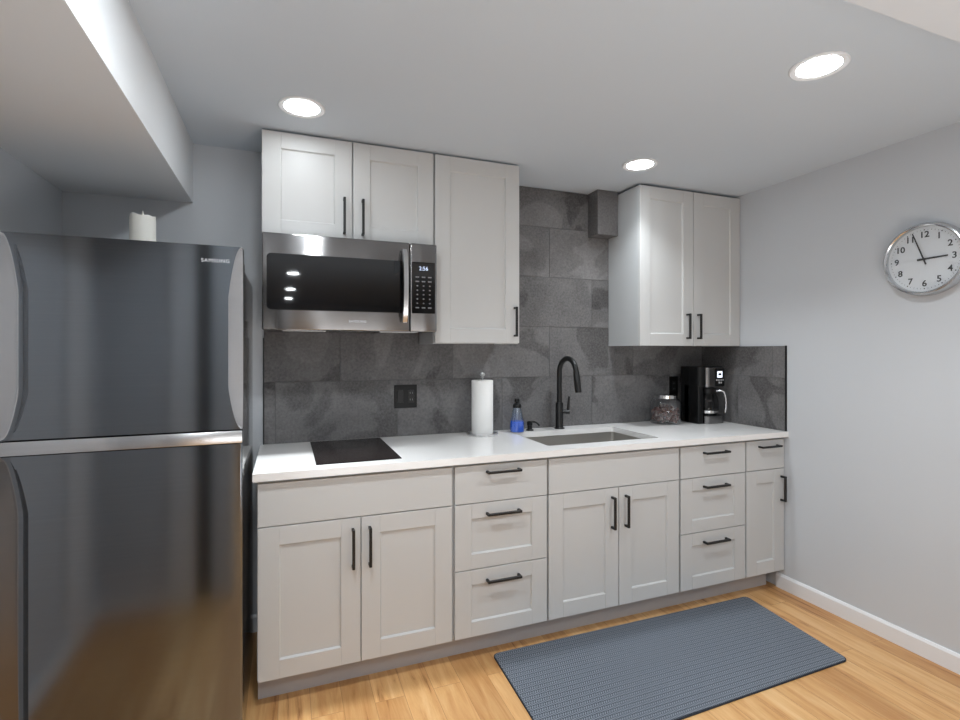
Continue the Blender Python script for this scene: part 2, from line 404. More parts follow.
bm = bmesh.new(); lay = bm.faces.layers.float.new('tile'); box(bm, -.925, -.778, -.115, -.0095, 2.083, 2.353, bev=.001, seg=1)
for f in bm.faces: f[lay] = .35
single('duct_boxing', bm, M['slate'], 'small slate-tiled box hanging below the ceiling beside the right upper cabinet', 'boxing', (-.85, -.06, 2.083))

# ------------------------------------------------------------------ cabinets
def shaker(x0, x1, z0, z1, yf, th=.019, fw=.077, fh=.072, rec=.009):
    bm = bmesh.new(); b = .0012
    box(bm, x0, x0 + fw, yf, yf + th, z0, z1, bev=b, seg=1); box(bm, x1 - fw, x1, yf, yf + th, z0, z1, bev=b, seg=1)
    box(bm, x0 + fw, x1 - fw, yf, yf + th, z0, z0 + fh, bev=b, seg=1); box(bm, x0 + fw, x1 - fw, yf, yf + th, z1 - fh, z1, bev=b, seg=1)
    box(bm, x0 + fw - .004, x1 - fw + .004, yf + rec, yf + th - .002, z0 + fh - .004, z1 - fh + .004)
    # sloped bead round the panel
    c = .005
    def wedge(p, q, ax, lo, hi): prism(bm, p, ax, lo, hi)
    X0, X1, Z0, Z1 = x0 + fw, x1 - fw, z0 + fh, z1 - fh
    prism(bm, [(yf + .003, Z0), (yf + rec + .001, Z0), (yf + rec + .001, Z0 + c)], 'x', X0, X1)
    prism(bm, [(yf + .003, Z1), (yf + rec + .001, Z1 - c), (yf + rec + .001, Z1)], 'x', X0, X1)
    for X, s in ((X0, 1), (X1, -1)):
        a = [bm.verts.new((X, yf + .003, z)) for z in (Z0, Z1)]; e = [bm.verts.new((X + s * c, yf + rec + .001, z)) for z in (Z0, Z1)]
        g = [bm.verts.new((X, yf + rec + .001, z)) for z in (Z0, Z1)]
        bm.faces.new((a[0], a[1], e[1], e[0])); bm.faces.new((a[0], g[0], g[1], a[1])); bm.faces.new((a[0], e[0], g[0])); bm.faces.new((a[1], g[1], e[1]))
    return bm
def slab(x0, x1, z0, z1, yf, th=.019): return bx(x0, x1, yf, yf + th, z0, z1, bev=.0015)
def pull_v(x, zc, yf, ln=.158):
    bm = bmesh.new(); h = ln / 2
    box(bm, x - .0055, x + .0055, yf - .034, yf - .023, zc - h, zc + h, bev=.0012, seg=1)
    for z in (zc - h + .0055, zc + h - .0055): box(bm, x - .005, x + .005, yf - .0235, yf + .0005, z - .005, z + .005)
    return bm
def pull_h(xc, z, yf, ln=.165):
    bm = bmesh.new(); h = ln / 2
    box(bm, xc - h, xc + h, yf - .034, yf - .023, z - .0055, z + .0055, bev=.0012, seg=1)
    for x in (xc - h + .0055, xc + h - .0055): box(bm, x - .005, x + .005, yf - .0235, yf + .0005, z - .005, z + .005)
    return bm
YD = -.622; ZB, ZT = .114, .869
GB = 'grey base cabinets under the worktop'
def carcass(x0, x1, y0, z0, z1, t, floor_h=None):
    bm = bmesh.new(); box(bm, x0, x1, y0, -.012, z0, z1, bev=.0008, seg=1); return obj('carcass', bm, M['carc'], t)
def base(x0, x1, label):
    t = thing('base_cabinet', ((x0 + x1) / 2, -.31, ZB - .002), label, 'cabinet', GB)
    # hollow box: sides, back, bottom, front rails (open top so that the sink can hang in it)
    bm = bmesh.new(); y0 = YD + .0195; zt = .8835; zb = ZB - .002
    for a, b in ((x0, x0 + .018), (x1 - .018, x1)): box(bm, a, b, y0, -.012, zb, zt)
    box(bm, x0 + .018, x1 - .018, y0, -.012, zb, zb + .018); box(bm, x0 + .018, x1 - .018, -.03, -.012, zb + .018, zt)
    box(bm, x0 + .018, x1 - .018, y0, y0 + .018, zb + .018, zt)
    obj('carcass', bm, M['carc'], t)
    return t
ZD = .704                                   # bottom of the top drawer row
t = base(-2.789, -2.0055, 'wide grey base cabinet under the black cooktop, with a plain panel over two doors')
obj('false_drawer_front', slab(-2.786, -2.011, ZD, ZT, YD), M['cab'], t)
for x0, x1, hx in ((-2.786, -2.4025, -2.433), (-2.3985, -2.011, -2.366)):
    d = obj('door', shaker(x0, x1, ZB, ZD - .004, YD), M['cab'], t); obj('handle', pull_v(hx, .581, YD), M['black'], d)
def drawers(x0, x1, label, hx, hz):
    t = base(x0, x1, label); a, b = x0 + .006, x1 - .005
    for (z0, z1, fr), z in zip(((ZD, ZT, 0), (.412, ZD - .004, 1), (ZB, .408, 1)), hz):
        d = obj('drawer', shaker(a, b, z0, z1, YD, fh=.066) if fr else slab(a, b, z0, z1, YD), M['cab'], t)
        obj('handle', pull_h(hx, z, YD), M['black'], d)
drawers(-2.0045, -1.5425, 'three-drawer grey base cabinet between the cooktop cabinet and the sink cabinet', -1.772, (.838, .652, .356))
t = base(-1.5415, -.763, 'wide grey base cabinet under the sink, with a plain panel over two doors')
obj('false_drawer_front', slab(-1.536, -.769, ZD, ZT, YD), M['cab'], t)
for x0, x1, hx in ((-1.536, -1.1465, -1.186), (-1.1425, -.769, -1.106)):
    d = obj('door', shaker(x0, x1, ZB, ZD - .004, YD), M['cab'], t); obj('handle', pull_v(hx, .581, YD), M['black'], d)
drawers(-.762, -.3005, 'three-drawer grey base cabinet between the sink cabinet and the narrow end cabinet', -.526, (.832, .652, .356))
t = base(-.2995, -.001, 'narrow grey base cabinet at the right wall, one drawer over one door')
d = obj('drawer', slab(-.294, -.005, ZD, ZT, YD), M['cab'], t); obj('handle', pull_h(-.132, .836, YD, .150), M['black'], d)
d = obj('door', shaker(-.294, -.005, ZB, ZD - .004, YD), M['cab'], t); obj('handle', pull_v(-.030, .588, YD, .145), M['black'], d)
single('toe_kick_board', bx(-2.789, -.045, -.5385, -.522, 0, ZB - .003), M['toe'], 'long grey toe kick board along the floor below the base cabinets', 'toe kick', (-1.4, -.53, 0))

YU = -.317; GU = 'grey wall-hung upper cabinets'
def upper(x0, x1, z0, z1, label, y0=YU + .0195):
    t = thing('wall_cabinet', ((x0 + x1) / 2, -.16, z0), label, 'cabinet', GU)
    bm = bmesh.new(); box(bm, x0, x1, y0, -.0115, z0 + .012, z1); 
    box(bm, x0, x0 + .016, y0, -.0115, z0, z0 + .012); box(bm, x1 - .016, x1, y0, -.0115, z0, z0 + .012); box(bm, x0 + .016, x1 - .016, y0, y0 + .016, z0, z0 + .012)
    obj('carcass', bm, M['carc'], t); return t
t = upper(-2.784, -2.0055, 1.884, 2.344, 'short two-door grey upper cabinet directly above the microwave')
for x0, x1, hx in ((-2.784, -2.4005, -2.436), (-2.3945, -2.011, -2.352)):
    d = obj('door', shaker(x0, x1, 1.884, 2.344, YU), M['cab'], t); obj('handle', pull_v(hx, 1.995, YU, .165), M['black'], d)
t = upper(-2.0045, -1.5445, 1.412, 2.344, 'tall single-door grey upper cabinet just right of the microwave')
d = obj('door', shaker(-2.001, -1.5445, 1.416, 2.344, YU), M['cab'], t); obj('handle', pull_v(-1.572, 1.527, YU, .155), M['black'], d)
t = upper(-.774, -.001, 1.406, 2.338, 'two-door grey upper cabinet in the right-hand corner above the coffee maker')
for x0, x1, hx in ((-.774, -.3805, -.430), (-.3765, -.004, -.346)):
    d = obj('door', shaker(x0, x1, 1.406, 2.338, YU), M['cab'], t); obj('handle', pull_v(hx, 1.523, YU, .152), M['black'], d)

# ------------------------------------------------------------------ worktop with sink cut-out
t = thing('worktop', (-1.4, -.32, .884), 'long white quartz worktop along the back wall', 'worktop')
SX0, SX1, SY0, SY1 = -1.495, -.825, -.540, -.128
bm = bmesh.new(); z0, z1 = .884, .914; X0, X1, Y0, Y1 = -2.803, -.0005, -.647, -.0005
outer = [(X0, Y0), (X1, Y0), (X1, Y1), (X0, Y1)]; inner = rrect(SX0, SX1, SY0, SY1, .012, 4)
def ring_face(z, flip):
    vo = [bm.verts.new((x, y, z)) for x, y in outer]; vi = [bm.verts.new((x, y, z)) for x, y in inner]
    eo = [bm.edges.new((vo[i], vo[(i + 1) % 4])) for i in range(4)]; ei = [bm.edges.new((vi[i], vi[(i + 1) % len(vi)])) for i in range(len(vi))]
    bmesh.ops.triangle_fill(bm, edges=eo + ei, use_beauty=True)
    return vo, vi
a = ring_face(z1, 0); b = ring_face(z0, 1)
for A, B in zip(a, b):
    n = len(A)
    for i in range(n): bm.faces.new((A[i], A[(i + 1) % n], B[(i + 1) % n], B[i]))
obj('slab', bm, M['quartz'], t)
t = thing('kitchen_sink', ((SX0 + SX1) / 2, (SY0 + SY1) / 2, .68), 'rectangular undermount stainless steel sink set in the white worktop', 'sink')
bm = bmesh.new(); g = .004; prev = None
loops = []
for ins, z, r in ((-.02, .8825, .02), (-g, .8825, .02), (-g, .72, .02), (.012, .69, .03), (.05, .684, .03)):
    loops.append([bm.verts.new((x, y, z)) for x, y in rrect(SX0 + ins, SX1 - ins, SY0 + ins, SY1 - ins, r, 5)])
for A, B in zip(loops, loops[1:]):
    n = len(A)
    for i in range(n): bm.faces.new((A[i], A[(i + 1) % n], B[(i + 1) % n], B[i]))
bm.faces.new(loops[-1])
obj('basin', bm, M['sink'], t, smooth=True)
obj('drain', lat([(.04, .684), (.045, .6855), (.03, .6855), (.02, .68)], ((SX0 + SX1) / 2, (SY0 + SY1) / 2, 0), n=32), M['chrome'], t, smooth=True)

# ------------------------------------------------------------------ cooktop
t = thing('cooktop', (-2.397, -.3, .9142), 'black glass two-burner cooktop set in the white worktop', 'cooktop')
obj('glass_top', bx(-2.572, -2.222, -.572, -.035, .9142, .9185, bev=.0012), M['hob'], t)
for y in (-.43, -.18):
    bm = bmesh.new(); lathe(bm, [(.085, .9186), (.0875, .9187), (.09, .9186)], (-2.397, y, 0), n=64, cap0=False, cap1=False); obj('burner_ring', bm, M['hobring'], t, recalc=True)

# ------------------------------------------------------------------ microwave
def steel_front(x0, x1, z0, z1, y0, y1, bev=.006): return bx(x0, x1, y0, y1, z0, z1, bev=bev, seg=3)
t = thing('microwave', (-2.398, -.2, 1.466), 'dark stainless over-the-range microwave below the short upper cabinet', 'microwave')
MX0, MX1, MZ0, MZ1, MY = -2.780, -2.016, 1.466, 1.880, -.40
obj('body', bx(MX0 + .002, MX1 - .002, MY + .04, -.0115, MZ0 + .018, MZ1 - .001, bev=.003), M['blackpl'], t)
dr = obj('door', steel_front(MX0, -2.1475, MZ0, MZ1, MY, MY + .038), M['msteel'], t, smooth=True)
bm = bmesh.new(); prism(bm, rrect(-2.762, -2.172, 1.552, 1.792, .018), 'y', MY - .003, MY + .004); obj('window', bm, M['glassblk'], dr)
# upright bow handle
bm = bmesh.new(); pts = []
for i in range(17):
    f = i / 16; pts.append((-2.174 , MY - .014 - .030 * math.sin(math.pi * f) ** .6, 1.508 + .336 * f))
ra = []
prev = None
for p in pts:
    r = [bm.verts.new((p[0] + dx, p[1] + dy, p[2])) for dx, dy in ((-.014, .004), (-.010, -.006), (.010, -.006), (.014, .004), (.010, .012), (-.010, .012))]
    if prev:
        for k in range(6): bm.faces.new((prev[k], prev[(k + 1) % 6], r[(k + 1) % 6], r[k]))
    else: bm.faces.new(r[::-1])
    prev = r
bm.faces.new(prev)
for z in (1.514, 1.838): box(bm, -2.182, -2.166, MY - .014, MY + .002, z - .008, z + .008)
obj('handle', bm, M['lsteel'], dr, smooth=True)
obj('brand_lettering', text_front('SAMSUNG', .0155, -2.385, MY - .0003, 1.508, spacing=1.15), M['print'], dr)
cp = obj('control_panel', steel_front(-2.1455, MX1, MZ0, MZ1, MY, MY + .038), M['msteel'], t, smooth=True)
bm = bmesh.new(); prism(bm, rrect(-2.138, -2.026, 1.552, 1.792, .004), 'y', MY - .003, MY + .004); kp = obj('keypad', bm, M['glassblk'], cp)
obj('display_window', text_front('2:56', .026, -2.082, MY - .0033, 1.762), M['disp'], cp)
bm = bmesh.new()
for r in range(8):
    for c in range(3):
        x, z = -2.112 + c * .030, 1.722 - r * .0205
        wd = (.009, .009, .009)[c] if r < 2 or r > 6 else .004
        prism(bm, rrect(x - wd, x + wd, z - .003, z + .003, .002, 2), 'y', MY - .0036, MY - .0028)
obj('key_markings', bm, M['printd'], cp)
bm = bmesh.new(); box(bm, MX0 + .012, MX1 - .012, -.385, -.02, MZ0 + .002, MZ0 + .019)
obj('bottom_plate', bm, M['msteel'], t)
bm = bmesh.new(); box(bm, -2.70, -2.52, -.36, -.14, MZ0 - .004, MZ0 + .003); obj('grease_filter', bm, M['lsteel'], t)
bm = bmesh.new(); box(bm, -2.28, -2.10, -.36, -.14, MZ0 - .004, MZ0 + .003); obj('grease_filter', bm, M['lsteel'], t)
bm = bmesh.new(); box(bm, -2.46, -2.34, -.37, -.30, MZ0 - .002, MZ0 + .003); obj('lamp_cover', bm, M['glass'], t)

# ------------------------------------------------------------------ refrigerator
FX0, FX1, FY = -3.482, -2.823, -.834
t = thing('refrigerator', ((FX0 + FX1) / 2, -.55, 0), 'tall dark stainless top-freezer refrigerator at the left of the picture', 'refrigerator')
bm = bmesh.new(); box(bm, FX0 + .004, FX1 - .001, FY + .078, -.256, .03, 1.662, bev=.004)
obj('body', bm, M['fside'], t)
bm = bmesh.new(); box(bm, FX0 + .012, FX1 - .010, FY + .068, FY + .079, .06, 1.70); obj('door_gasket', bm, M['gap'], t)
def fdoor(name, z0, z1, lscoop, rscoop, grip='lsteel'):
    """a door skin whose long edges are hollowed out as finger grips with bright steel inside"""
    bm = bmesh.new(); nz = 64
    us = [0, .12, .25, .4, .52, .62, .7, .8, .9, 1.]
    def prof(u, side):                            # hollow depth, u = 0 at the door edge, 1 at the flat face
        if side == 'l': return .020 * math.sin(math.pi / 2 * max(0., (1 - u) / .38)) if u > .62 else .020 * (.25 + .75 * u / .62)
        return .030 * (1 - u) ** .9
    W = {'l': .082, 'r': .043}
    def env(z, top, bot):
        e = min((z1 - z) / .17 if top else 9, (z - z0) / .14 if bot else 9); return max(0., min(1., e)) ** .45
    rows_ = []
    for j in range(nz + 1):
        f = j / nz; f = f - .10 * math.sin(2 * math.pi * f) / 1.2
        z = z0 + (z1 - z0) * f; row = []
        kl = env(z, 1, lscoop == 2) if lscoop else 0; kr = env(z, 1, rscoop == 2) if rscoop else 0
        wl = max(W['l'] * (.3 + .7 * kl) if lscoop else 0, .004); wr = max(W['r'] * kr, .004)
        for u in us: row.append((FX0 + u * wl, FY + (prof(u, 'l') * kl if lscoop else .004 * (1 - u))))
        for k in (.003, .12, .25, .37, .5, .63, .75, .88, .997): row.append((FX0 + wl + (FX1 - FX0 - wl - wr) * k, FY))
        for u in us[::-1]: row.append((FX1 - u * wr, FY + (prof(u, 'r') * kr + .003 * (1 - u))))
        rows_.append([bm.verts.new((x, y, z)) for x, y in row])
    n = len(rows_[0]); m = len(us)
    for a, b in zip(rows_, rows_[1:]):
        for i in range(n - 1):
            fc_ = bm.faces.new((a[i], a[i + 1], b[i + 1], b[i]))
            if (lscoop and i < 5) or (rscoop and i >= n - m): fc_.material_index = 1
    yb = FY + .068
    bl = [bm.verts.new((FX0, yb, r[0].co.z)) for r in rows_]; br_ = [bm.verts.new((FX1, yb, r[0].co.z)) for r in rows_]
    for i in range(nz):
        bm.faces.new((bl[i], rows_[i][0], rows_[i + 1][0], bl[i + 1])); bm.faces.new((rows_[i][-1], br_[i], br_[i + 1], rows_[i + 1][-1]))
    bm.faces.new([bl[0]] + [br_[0]] + rows_[0][::-1]); bm.faces.new([bl[-1]] + rows_[-1] + [br_[-1]])
    bm.faces.new(bl + br_[::-1])
    o = obj(name, bm, M['dsteel'], t, smooth=True); o.data.materials.append(M[grip]); return o
fz = fdoor('freezer_door', 1.113, 1.727, 2, 2)
obj('brand_lettering', text_front('SAMSUNG', .0172, -2.904, FY - .0003, 1.676, spacing=1.12), M['print'], fz)
fdoor('lower_door', .05, 1.064, 1, 0, 'msteel')
bm = bmesh.new(); box(bm, FX0, FX1, FY - .001, FY + .068, 1.066, 1.1085, bev=.003); obj('door_top_rail', bm, M['lsteel'], t, smooth=True)
bm = bmesh.new(); box(bm, FX1 - .10, FX1 - .012, FY + .03, FY + .17, 1.7275, 1.738, bev=.004) if False else box(bm, FX1 - .09, FX1 - .006, FY + .07, FY + .19, 1.6615, 1.70, bev=.006)
obj('hinge_cover', bm, M['blackpl'], t)
bm = bmesh.new(); box(bm, FX0 + .02, FX1 - .02, FY + .07, FY + .12, .004, .05); obj('kick_grille', bm, M['blackpl'], t)
for x in (FX0 + .06, FX1 - .06):
    for y in (FY + .14, -.31): obj('foot', lat([(.018, 0), (.018, .012), (.01, .012), (.01, .032)], (x, y, 0), n=20), M['blackpl'], t)

# ------------------------------------------------------------------ candle on the refrigerator
t = thing('pillar_candle', (-3.19, -.48, 1.6625), 'white pillar candle standing on top of the refrigerator', 'candle')
bm = bmesh.new(); n = 48; c = (-3.19, -.48, 1.6625); H = .222; r = .0425; rings = []
for rr, f in ((r * .97, 0), (r, .02), (r, .5), (r, .93), (r * .96, 1.), (r * .80, 1.), (r * .72, .965), (.001, .955)):
    ring = []
    for i in range(n):
        a = 2 * math.pi * i / n; wob = (.003 * math.sin(2 * a + .6) + .002 * math.sin(5 * a)) if f > .99 else 0
        ring.append(bm.verts.new((c[0] + rr * math.cos(a), c[1] + rr * math.sin(a), c[2] + H * f + wob)))
    rings.append(ring)
for a, b in zip(rings, rings[1:]):
    for i in range(n): bm.faces.new((a[i], a[(i + 1) % n], b[(i + 1) % n], b[i]))
bm.faces.new(rings[0][::-1])
obj('wax_body', bm, M['wax'], t, smooth=True)
obj('flame_tip', lat([(.001, .205), (.006, .214), (.0055, .222), (.003, .234), (.0005, .243)], c, n=20), M['wax'], t, smooth=True)

# ------------------------------------------------------------------ paper towel holder
TX, TY = -1.674, -.115
t = thing('paper_towel_holder', (TX, TY, .9142), 'steel paper towel stand with scalloped base, holding the white roll', 'paper towel holder')
bm = bmesh.new(); n = 96; rings = []
for rr, z in ((.078, 0), (.084, 0), (.085, .004), (.083, .012), (.078, .0125), (.074, .006), (.002, .0055)):
    rings.append([bm.verts.new((TX + rr * (1 + (.015 * math.cos(16 * 2 * math.pi * i / n) if rr > .07 else 0)) * math.cos(2 * math.pi * i / n), TY + rr * (1 + (.015 * math.cos(16 * 2 * math.pi * i / n) if rr > .07 else 0)) * math.sin(2 * math.pi * i / n), .9142 + z)) for i in range(n)])
for a, b in zip(rings, rings[1:]):
    for i in range(n): bm.faces.new((a[i], a[(i + 1) % n], b[(i + 1) % n], b[i]))
bm.faces.new(rings[0][::-1]); bm.faces.new(rings[-1])
obj('base', bm, M['satin'], t, smooth=True)
obj('rod', lat([(.006, .005), (.006, .315)], (TX, TY, .9142), n=20), M['chrome'], t, smooth=True)
obj('finial', lat([(.006, .310), (.010, .314), (.006, .319), (.012, .324), (.015, .332), (.012, .340), (.004, .344), (.0005, .345)], (TX, TY, .9142), n=28), M['satin'], t, smooth=True)
bm = bmesh.new(); R0, R1 = .019, .0595; prof = [(R0, 0), (R1 - .002, 0), (R1, .003), (R1, .289), (R1 - .002, .292), (R0, .292)]
rings = []
for r, z in prof + [prof[0]]:
    rings.append([bm.verts.new((TX + r * math.cos(2 * math.pi * i / 64), TY + r * math.sin(2 * math.pi * i / 64), .9222 + z)) for i in range(64)])
for a, b in zip(rings, rings[1:]):
    for i in range(64): bm.faces.new((a[i], a[(i + 1) % 64], b[(i + 1) % 64], b[i]))
bmesh.ops.remove_doubles(bm, verts=bm.verts, dist=1e-5)
single('paper_towel_roll', bm, M['paper'], 'white paper towel roll standing on the steel stand', 'paper towel', (TX, TY, .9222), smooth=True)

# ------------------------------------------------------------------ soap bottle
BX, BY = -1.458, -.105; c = (BX, BY, .9142)
t = thing('dish_soap_bottle', c, 'clear soap bottle with bright blue liquid and a black cap, beside the faucet', 'bottle')
obj('bottle', lat([(.034, 0), (.041, .004), (.042, .03), (.040, .058), (.031, .095), (.025, .128), (.021, .138), (.021, .143)], c, n=40), M['bottle'], t, smooth=True)
obj('liquid', lat([(.032, .0015), (.0385, .005), (.0398, .03), (.0378, .058), (.0365, .063)], c, n=40), M['liquid'], t, smooth=True, label='bright blue liquid')
obj('cap', lat([(.0245, .139), (.0255, .142), (.0245, .155), (.018, .163), (.010, .165), (.010, .172), (.014, .173), (.014, .186), (.011, .190), (.001, .190)], c, n=32), M['blackpl'], t, smooth=True)

# ------------------------------------------------------------------ built-in soap dispenser
PX, PY = -1.364, -.078; c = (PX, PY, .9142)
t = thing('soap_dispenser', c, 'short black soap pump fixed in the worktop left of the faucet', 'soap dispenser')
obj('base', lat([(.023, 0), (.023, .004), (.020, .007), (.014, .009), (.014, .030), (.017, .032), (.017, .050), (.011, .054), (.001, .0545)], c, n=32), M['black'], t, smooth=True)
bm = bmesh.new(); d = Vector((.90, -.44, 0)); pts = []
for i in range(11):
    f = i / 10; pts.append(Vector(c) + d * (.056 * f) + Vector((0, 0, .046 + .006 * math.sin(math.pi * f * .9) - .020 * f ** 3)))
tube(bm, pts, .0055, 14); obj('spout', bm, M['black'], t, smooth=True)

# ------------------------------------------------------------------ faucet
QX, QY = -1.166, -.075; c = (QX, QY, .9142)
t = thing('kitchen_faucet', c, 'matte black gooseneck pull-down faucet behind the sink', 'faucet')
obj('base', lat([(.031, 0), (.031, .005), (.024, .008), (.0225, .012), (.0225, .150), (.020, .155), (.001, .155)], c, n=36), M['black'], t, smooth=True)
bm = bmesh.new(); d = Vector((math.sin(FD := math.radians(6)), -math.cos(FD), 0)); pts = [Vector(c) + Vector((0, 0, z)) for z in (.15, .22, .29, .333)]
Rr = .080
for i in range(1, 25):
    a = math.pi * .96 * i / 24
    pts.append(Vector(c) + d * (Rr - Rr * math.cos(a)) + Vector((0, 0, .333 + Rr * 1.05 * math.sin(a))))
tube(bm, pts, .0150, 20); obj('neck', bm, M['black'], t, smooth=True)
e = pts[-1]; dn = (pts[-1] - pts[-2]).normalized(); bm = bmesh.new()
tube(bm, [e - dn * .004, e + dn * .01, e + dn * .05, e + dn * .112, e + dn * .12], [.0155, .0175, .0185, .0185, .0165], 24)
obj('spray_head', bm, M['black'], t, smooth=True)
bm = bmesh.new(); hd = Vector((.96, -.28, 0)); hz = .098
tube(bm, [Vector(c) + hd * .015 + Vector((0, 0, hz)), Vector(c) + hd * .060 + Vector((0, 0, hz))], .0135, 20)
tube(bm, [Vector(c) + hd * .052 + Vector((0, 0, hz + .005)), Vector(c) + hd * .056 + Vector((0, 0, hz + .06)), Vector(c) + hd * .060 + Vector((0, 0, hz + .092))], [.0080, .0072, .0066], 14)
obj('lever_handle', bm, M['black'], t, smooth=True)

# ------------------------------------------------------------------ wall outlets
def outlet(x0, x1, z0, z1, label):
    t = thing('wall_outlet', ((x0 + x1) / 2, -.009, z0), label, 'outlet', 'black wall outlets on the backsplash')
    obj('cover_plate', bx(x0, x1, -.0150, -.0095, z0, z1, bev=.0015), M['blackpl'], t)
    return t
t = outlet(-2.142, -2.018, 1.067, 1.192, 'square black double wall plate above the worktop right of the cooktop')
zc = 1.13
obj('rocker_switch', bx(-2.126, -2.094, -.0185, -.0145, zc - .034, zc + .034, bev=.0015), M['black'], t)
pl = obj('receptacle', bx(-2.066, -2.034, -.0172, -.0145, zc - .034, zc + .034, bev=.001), M['black'], t)
for z in (zc + .018, zc - .018):
    for x in (-2.056, -2.044):
        bm = bmesh.new(); box(bm, x - .0012, x + .0012, -.0175, -.0170, z - .005, z + .005); obj('socket_slot', bm, M['printd'], pl)
t = outlet(-.292, -.222, 1.075, 1.205, 'single black wall outlet between the glass jar and the coffee maker')
zc = 1.14; pl = obj('receptacle', bx(-.273, -.241, -.0172, -.0145, zc - .034, zc + .034, bev=.001), M['black'], t)
for z in (zc + .018, zc - .018):
    for x in (-.263, -.251):
        bm = bmesh.new(); box(bm, x - .0012, x + .0012, -.0175, -.0170, z - .005, z + .005); obj('socket_slot', bm, M['printd'], pl)

# ------------------------------------------------------------------ glass jar with contents
JX, JY = -.432, -.135; c = (JX, JY, .9142)
t = thing('glass_jar', c, 'round glass jar with a steel lid, left of the coffee maker', 'jar')
pr = [(.078, .003), (.090, .006), (.095, .016), (.096, .115), (.093, .138), (.082, .156), (.068, .163), (.068, .168)]
obj('jar_body', lat(pr, c, n=56, cap1=False), M['glass'], t, smooth=True)
obj('lid', lat([(.067, .161), (.071, .163), (.072, .180), (.068, .184), (.030, .186), (.001, .186)], c, n=48), M['chrome'], t, smooth=True)
bm = bmesh.new(); lay = bm.faces.layers.float.new('tile'); rnd = random.Random(3)
def heap(x, y): return .128 - .40 * math.hypot(x + .01, y) 
for k in range(330):
    a = rnd.random() * 6.283; rr = .078 * math.sqrt(rnd.random()); x, y = rr * math.cos(a), rr * math.sin(a)
    z = .018 + rnd.random() * max(.01, (heap(x, y) - .018))
    g = bmesh.ops.create_icosphere(bm, subdivisions=1, radius=1)
    sc = Matrix.Diagonal((.013, .009, .007, 1)); rot = Matrix.Rotation(rnd.random() * 6, 4, Vector((rnd.random() - .5, rnd.random() - .5, rnd.random())).normalized())
    bmesh.ops.transform(bm, matrix=Matrix.Translation((JX + x, JY + y, .9142 + z)) @ rot @ sc, verts=g['verts'])
    v = rnd.random()
    for f in {f for q in g['verts'] for f in q.link_faces}: f[lay] = v
o = single('jar_sweets', bm, M['pods'], 'brown and reddish pieces heaped inside the glass jar', 'jar contents', (JX, JY, .925)); o['kind'] = 'stuff'

# ------------------------------------------------------------------ coffee maker
KX0, KX1, KY0, KY1, KZ = -.268, -.060, -.262, -.085, .9142
KC = (KX0 + KX1) / 2
t = thing('coffee_maker', (KC, -.17, KZ), 'black and steel drip coffee maker in the right-hand corner of the worktop', 'coffee maker')
bm = bmesh.new(); prism(bm, rrect(KX0, KX1, KY1 - .085, KY1, .012), 'z', KZ + .004, KZ + .36); obj('body', bm, M['blackpl'], t, smooth=True)
bm = bmesh.new(); prism(bm, rrect(KX0, KX0 + .042, KY0 + .018, KY1 - .03, .01), 'z', KZ + .004, KZ + .24); obj('side_column', bm, M['blackpl'], t, smooth=True)
bm = bmesh.new(); prism(bm, rrect(KX0 + .001, KX1 - .001, KY0 + .012, KY1 - .02, .03), 'z', KZ + .232, KZ + .362); obj('brew_head', bm, M['blackpl'], t, smooth=True)
bm = bmesh.new(); pts = rrect(KX0 + .046, KX1 - .004, KY0, KY1 - .06, .028); prism(bm, pts, 'z', KZ + .232, KZ + .356); fp = obj('front_panel', bm, M['msteel'], t, smooth=True)
bm = bmesh.new(); prism(bm, rrect(KC + .012, KX1 - .016, KZ + .236, KZ + .350, .006), 'y', KY0 - .0022, KY0 + .002); obj('control_face', bm, M['blackpl'], fp)
bm = bmesh.new(); prism(bm, rrect(KC + .028, KC + .070, KZ + .292, KZ + .332, .003), 'y', KY0 - .0034, KY0 - .001); obj('display', bm, M['dispk'], fp)
bm = bmesh.new(); prism(bm, rrect(KC + .037, KC + .061, KZ + .306, KZ + .320, .003), 'y', KY0 - .0040, KY0 - .003); obj('display_digits', bm, M['glassblk'], fp)
for k in range(5):
    bm = bmesh.new(); prism(bm, rrect(KC + .018 + k * .0135, KC + .026 + k * .0135, KZ + .272, KZ + .281, .002, 2), 'y', KY0 - .004, KY0 - .002); obj('button', bm, M['print'], fp)
for k in range(2):
    bm = bmesh.new(); prism(bm, rrect(KC + .040 + k * .016, KC + .048 + k * .016, KZ + .254, KZ + .266, .002, 2), 'y', KY0 - .004, KY0 - .002); obj('button', bm, M['print'], fp)
bm = bmesh.new(); prism(bm, rrect(KX0 + .046, KX1 - .004, KY0, KY1 - .08, .028), 'z', KZ + .001, KZ + .048); obj('base', bm, M['msteel'], t, smooth=True)
obj('warming_plate', lat([(.001, .0485), (.064, .0485), (.064, .052), (.001, .053)], (KC + .02, KY0 + .072, KZ), n=40, cap0=False, cap1=False), M['black'], t)
cf = obj('carafe', lat([(.056, .054), (.066, .060), (.070, .085), (.070, .13), (.063, .165), (.050, .190), (.048, .2)], (KC + .018, KY0 + .072, KZ), n=44, cap1=False), M['carafe'], t, smooth=True)
obj('carafe_band', lat([(.0695, .066), (.0715, .066), (.0722, .082), (.0705, .082)], (KC + .018, KY0 + .072, KZ), n=44, cap0=False, cap1=False), M['chrome'], cf, smooth=True)
obj('carafe_collar', lat([(.048, .190), (.056, .190), (.056, .222), (.001, .226)], (KC + .018, KY0 + .072, KZ), n=40), M['blackpl'], cf, smooth=True)
bm = bmesh.new(); hd = Vector((.72, -.69, 0)).normalized(); o0 = Vector((KC + .018, KY0 + .072, KZ)); pts = []
for r_, z in ((.05, .205), (.085, .208), (.100, .198), (.108, .170), (.112, .13), (.110, .09), (.106, .068)): pts.append(o0 + hd * r_ + Vector((0, 0, z)))
